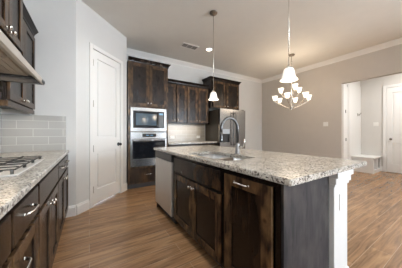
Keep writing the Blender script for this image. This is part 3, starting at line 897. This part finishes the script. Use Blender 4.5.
b = BM(); box(b, .962, 1.343, 1.466, 1.528, .815, .8775, 0, .008); obj('divider', b, plain('granite_tint_steel', (.20, .165, .135), .35, .6), sk)  # brown tint paints in the granite reflected by the steel
# faucet
fa = thing('kitchen_faucet', 'gooseneck pull-down faucet standing behind the island sink', 'faucet', (1.405, 1.475, .914))
b = BM(); lathe(b, [(0, .0002), (.030, .0002), (.030, .008), (.024, .014), (.022, .10), (.019, .115), (.015, .125), (0, .125)], (0, 0, 0), 20); obj('base', b, M['steel'], fa)
b = BM(); P = [(0, 0, .12), (0, 0, .28)]
R_ = .115
for k in range(1, 15): P.append((-R_ + R_ * math.cos(PI * k / 14), 0, .28 + R_ * math.sin(PI * k / 14)))
P.append((-2 * R_ - .002, 0, .245))
tube(b, P, .0155, 14); obj('neck', b, M['gunmetal'], fa)
b = BM(); lathe(b, [(0, .135), (.013, .135), (.019, .14), (.019, .16), (.016, .20), (.015, .245), (0, .245)], (-2 * R_ - .002, 0, 0), 16); obj('spray_head', b, M['gunmetal'], fa)
b = BM(); tube(b, [(.0, 0, .07), (.018, -.040, .075), (.03, -.062, .085), (.03, -.075, .125), (.026, -.083, .165)], [.011, .011, .010, .007, .006], 10); obj('handle', b, M['nickel'], fa)

# ------------------------------------------------------------------ pendants
def pendant(label, loc):
    p = thing('pendant_lamp', label, 'pendant lamp', loc, 0, 'pendants over the island')
    zt = ZC - loc[2]
    b = BM(); lathe(b, [(0, zt - .0003), (.062, zt - .0003), (.064, zt - .010), (.055, zt - .022), (.02, zt - .03), (.012, zt - .05), (0, zt - .05)], (0, 0, 0), 24); obj('canopy', b, M['bronze'], p)
    b = BM(); tube(b, [(0, 0, zt - .045), (0, 0, .165)], .0038, 8); obj('stem', b, M['nickel'], p)
    b = BM(); lathe(b, [(0, .175), (.008, .174), (.012, .165), (.020, .155), (.022, .13), (.0, .13)], (0, 0, 0), 18); obj('socket', b, M['nickel'], p)
    b = BM()
    pr = [(.024, .142), (.038, .136), (.048, .118), (.053, .09), (.058, .064), (.066, .044), (.079, .027), (.083, .022)]
    lathe(b, pr + [(r - .004, h_ - .001) for r, h_ in reversed(pr)], (0, 0, 0), 28); sh = obj('lamp_shade', b, M['shade_p'], p)
    b = BM(); lathe(b, [(0, .125), (.012, .122), (.014, .10), (.024, .075), (.024, .055), (.016, .038), (0, .033)], (0, 0, 0), 16); obj('bulb', b, M['lens'], sh)
    return p
p1 = pendant('white glass pendant lamp over the far end of the island', (1.665, 2.29, 1.648))
p2 = dup(p1, (1.672, 1.035, 1.648), 'white glass pendant lamp over the near end of the island')
for q in (p1, p2): point('pendant_bulb', (q.location.x, q.location.y, q.location.z - .05), 2, WARM, .05)

# ------------------------------------------------------------------ chandelier
CX, CY, CZ = 4.185, 2.52, 1.705
ch = thing('chandelier', 'nine-light nickel chandelier with white glass shades hanging by the tan wall', 'chandelier', (CX, CY, CZ))
zt = ZC - CZ
b = BM(); lathe(b, [(0, zt - .0003), (.07, zt - .0003), (.072, zt - .012), (.06, zt - .026), (.02, zt - .035), (0, zt - .035)], (0, 0, 0), 24); obj('canopy', b, M['bronze'], ch)
b = BM(); tube(b, [(0, 0, zt - .03), (0, 0, .62)], .006, 8)
k = 0; z = .64
while z < zt - .06:
    b2 = [(0.011 * math.cos(t), 0, z + .02 * math.sin(t)) if k % 2 else (0, 0.011 * math.cos(t), z + .02 * math.sin(t)) for t in [2 * PI * i / 8 for i in range(9)]]
    tube(b, b2, .0022, 5, caps=False); z += .033; k += 1
obj('chain', b, M['nickel'], ch)
b = BM(); lathe(b, [(0, .0), (.012, .004), (.018, .016), (.010, .03), (.014, .045), (.030, .06), (.024, .09), (.010, .12), (.008, .30), (.020, .33), (.026, .36), (.012, .40), (.008, .52), (.014, .56), (.018, .60), (.006, .64), (0, .64)], (0, 0, 0), 20); obj('column', b, M['nickel'], ch)
shp = [(.022, .0), (.036, .010), (.046, .04), (.053, .08), (.068, .118)]
for i in range(9):
    up = i >= 6
    a = (PI / 3 * i - .733) if not up else (2 * PI / 3 * (i - 6) - .209)
    rr, zz = (.385, .205) if not up else (.25, .42)
    ca, sa = math.cos(a), math.sin(a)
    b = BM(); pts = []
    z_s = .03 if not up else .33
    for t in range(11):
        u = t / 10
        r_ = .015 + (rr - .015) * u
        zc_ = z_s - (.012 if not up else .06) * math.sin(u * PI) * (1 - .3 * u) + (zz - z_s) * u ** (1.1 if not up else 1.7)
        pts.append((r_ * ca, r_ * sa, zc_))
    pts.append((rr * ca, rr * sa, zz + .005))
    tube(b, pts, .0065, 8); arm = obj('arm', b, M['nickel'], ch)
    b = BM(); lathe(b, [(0, zz), (.022, zz), (.030, zz + .008), (.018, zz + .018), (.012, zz + .03), (0, zz + .03)], (rr * ca, rr * sa, 0), 14); obj('candle_cup', b, M['nickel'], arm)
    b = BM(); lathe(b, [(r_, h_ + zz + .02) for r_, h_ in shp] + [(r_ - .003, h_ + zz + .02) for r_, h_ in reversed(shp)], (rr * ca, rr * sa, 0), 18); obj('lamp_shade', b, M['shade'], arm)
point('chandelier_bulbs', (CX, CY, CZ + .50), 12, WARM, .3)

# ------------------------------------------------------------------ ceiling fittings
dl = thing('downlight', 'lit round recessed ceiling light near the kitchen cabinets', 'ceiling light', (2.32, 3.36, ZC))
b = BM(); lathe(b, [(.062, -.0003), (.095, -.0003), (.095, -.005), (.085, -.009), (.064, -.006)], (0, 0, 0), 28); obj('trim_ring', b, M['white'], dl)
b = BM(); lathe(b, [(0, -.0045), (.0635, -.0045), (.0635, -.0005), (0, -.0005)], (0, 0, 0), 24); obj('lens', b, M['lens'], dl)
ve = thing('ceiling_vent', 'white louvred air vent in the ceiling', 'air vent', (1.875, 3.47, ZC))
b = BM()
for q in ((-.20, .20, -.10, -.075), (-.20, .20, .075, .10), (-.20, -.175, -.075, .075), (.175, .20, -.075, .075), (-.062, -.055, -.075, .075), (.055, .062, -.075, .075)): box(b, q[0], q[1], q[2], q[3], -.010, -.0003, 0, .001)
obj('frame', b, M['white'], ve)
b = BM(); box(b, -.174, .174, -.0745, .0745, -.002, -.0004); obj('backing', b, M['dkplastic'], ve)
b = BM()
for s in range(3):
    for k in range(7):
        x0 = -.173 + s * .117
        box(b, x0, x0 + .110, -.070 + k * .0205, -.061 + k * .0205, -.008, -.0022)
obj('louvre', b, M['louvre'], ve)

# ------------------------------------------------------------------ mud room bench and hooks
be = thing('bench', 'white built-in mudroom bench with open cubbies beyond the opening', 'bench', (0, 0, 0))
X0, X1, Y0, Y1 = 6.69, XM - .003, 1.665, YM - .004
b = BM(); t = .02
box(b, X0, X0 + t, Y0, Y1, 0, .41); box(b, X1 - t, X1, Y0, Y1, 0, .41); box(b, X0 + t, X1 - t, Y1 - t, Y1, 0, .41); box(b, X0 + t, X1 - t, Y0, Y1 - t, 0, .09)
box(b, X0 + t, X1 - t, Y0, Y1 - t, .39, .41); box(b, X0 + t, X0 + .075, Y0, Y0 + .02, .09, .39); box(b, X1 - .07, X1 - t, Y0, Y0 + .02, .09, .39)
box(b, (X0 + X1) / 2 - .03, (X0 + X1) / 2 + .03, Y0, Y1 - t, .09, .39)
obj('box_base', b, M['white'], be)
b = BM(); box(b, X0 - .02, X1, Y0 - .02, Y1, .4105, .447, 0, .004); obj('seat', b, M['white'], be)
# hook board on side wall
b = BM(); box(b, 6.50, XM - .002, YM - .015, YM - .0005, .448, 2.62, 0, .002)
for x in (6.72, 6.95, 7.18): box(b, x, x + .006, YM - .0155, YM - .0145, .46, 2.6)
struct('trim_5', b, M['white'])
hk = thing('coat_hook', 'dark metal double coat hook on the white hall panel', 'coat hook', (7.12, YM - .0155, 1.71))
b = BM(); box(b, -.014, .014, -.006, 0, -.04, .04, 0, .002); obj('back_plate', b, M['bronze'], hk)
b = BM(); tube(b, [(0, -.004, .01), (0, -.04, .0), (0, -.075, .02), (0, -.085, .05)], .007, 8); tube(b, [(0, -.004, -.02), (0, -.03, -.035), (0, -.05, -.025), (0, -.055, -.005)], .006, 8); obj('prong', b, M['bronze'], hk)
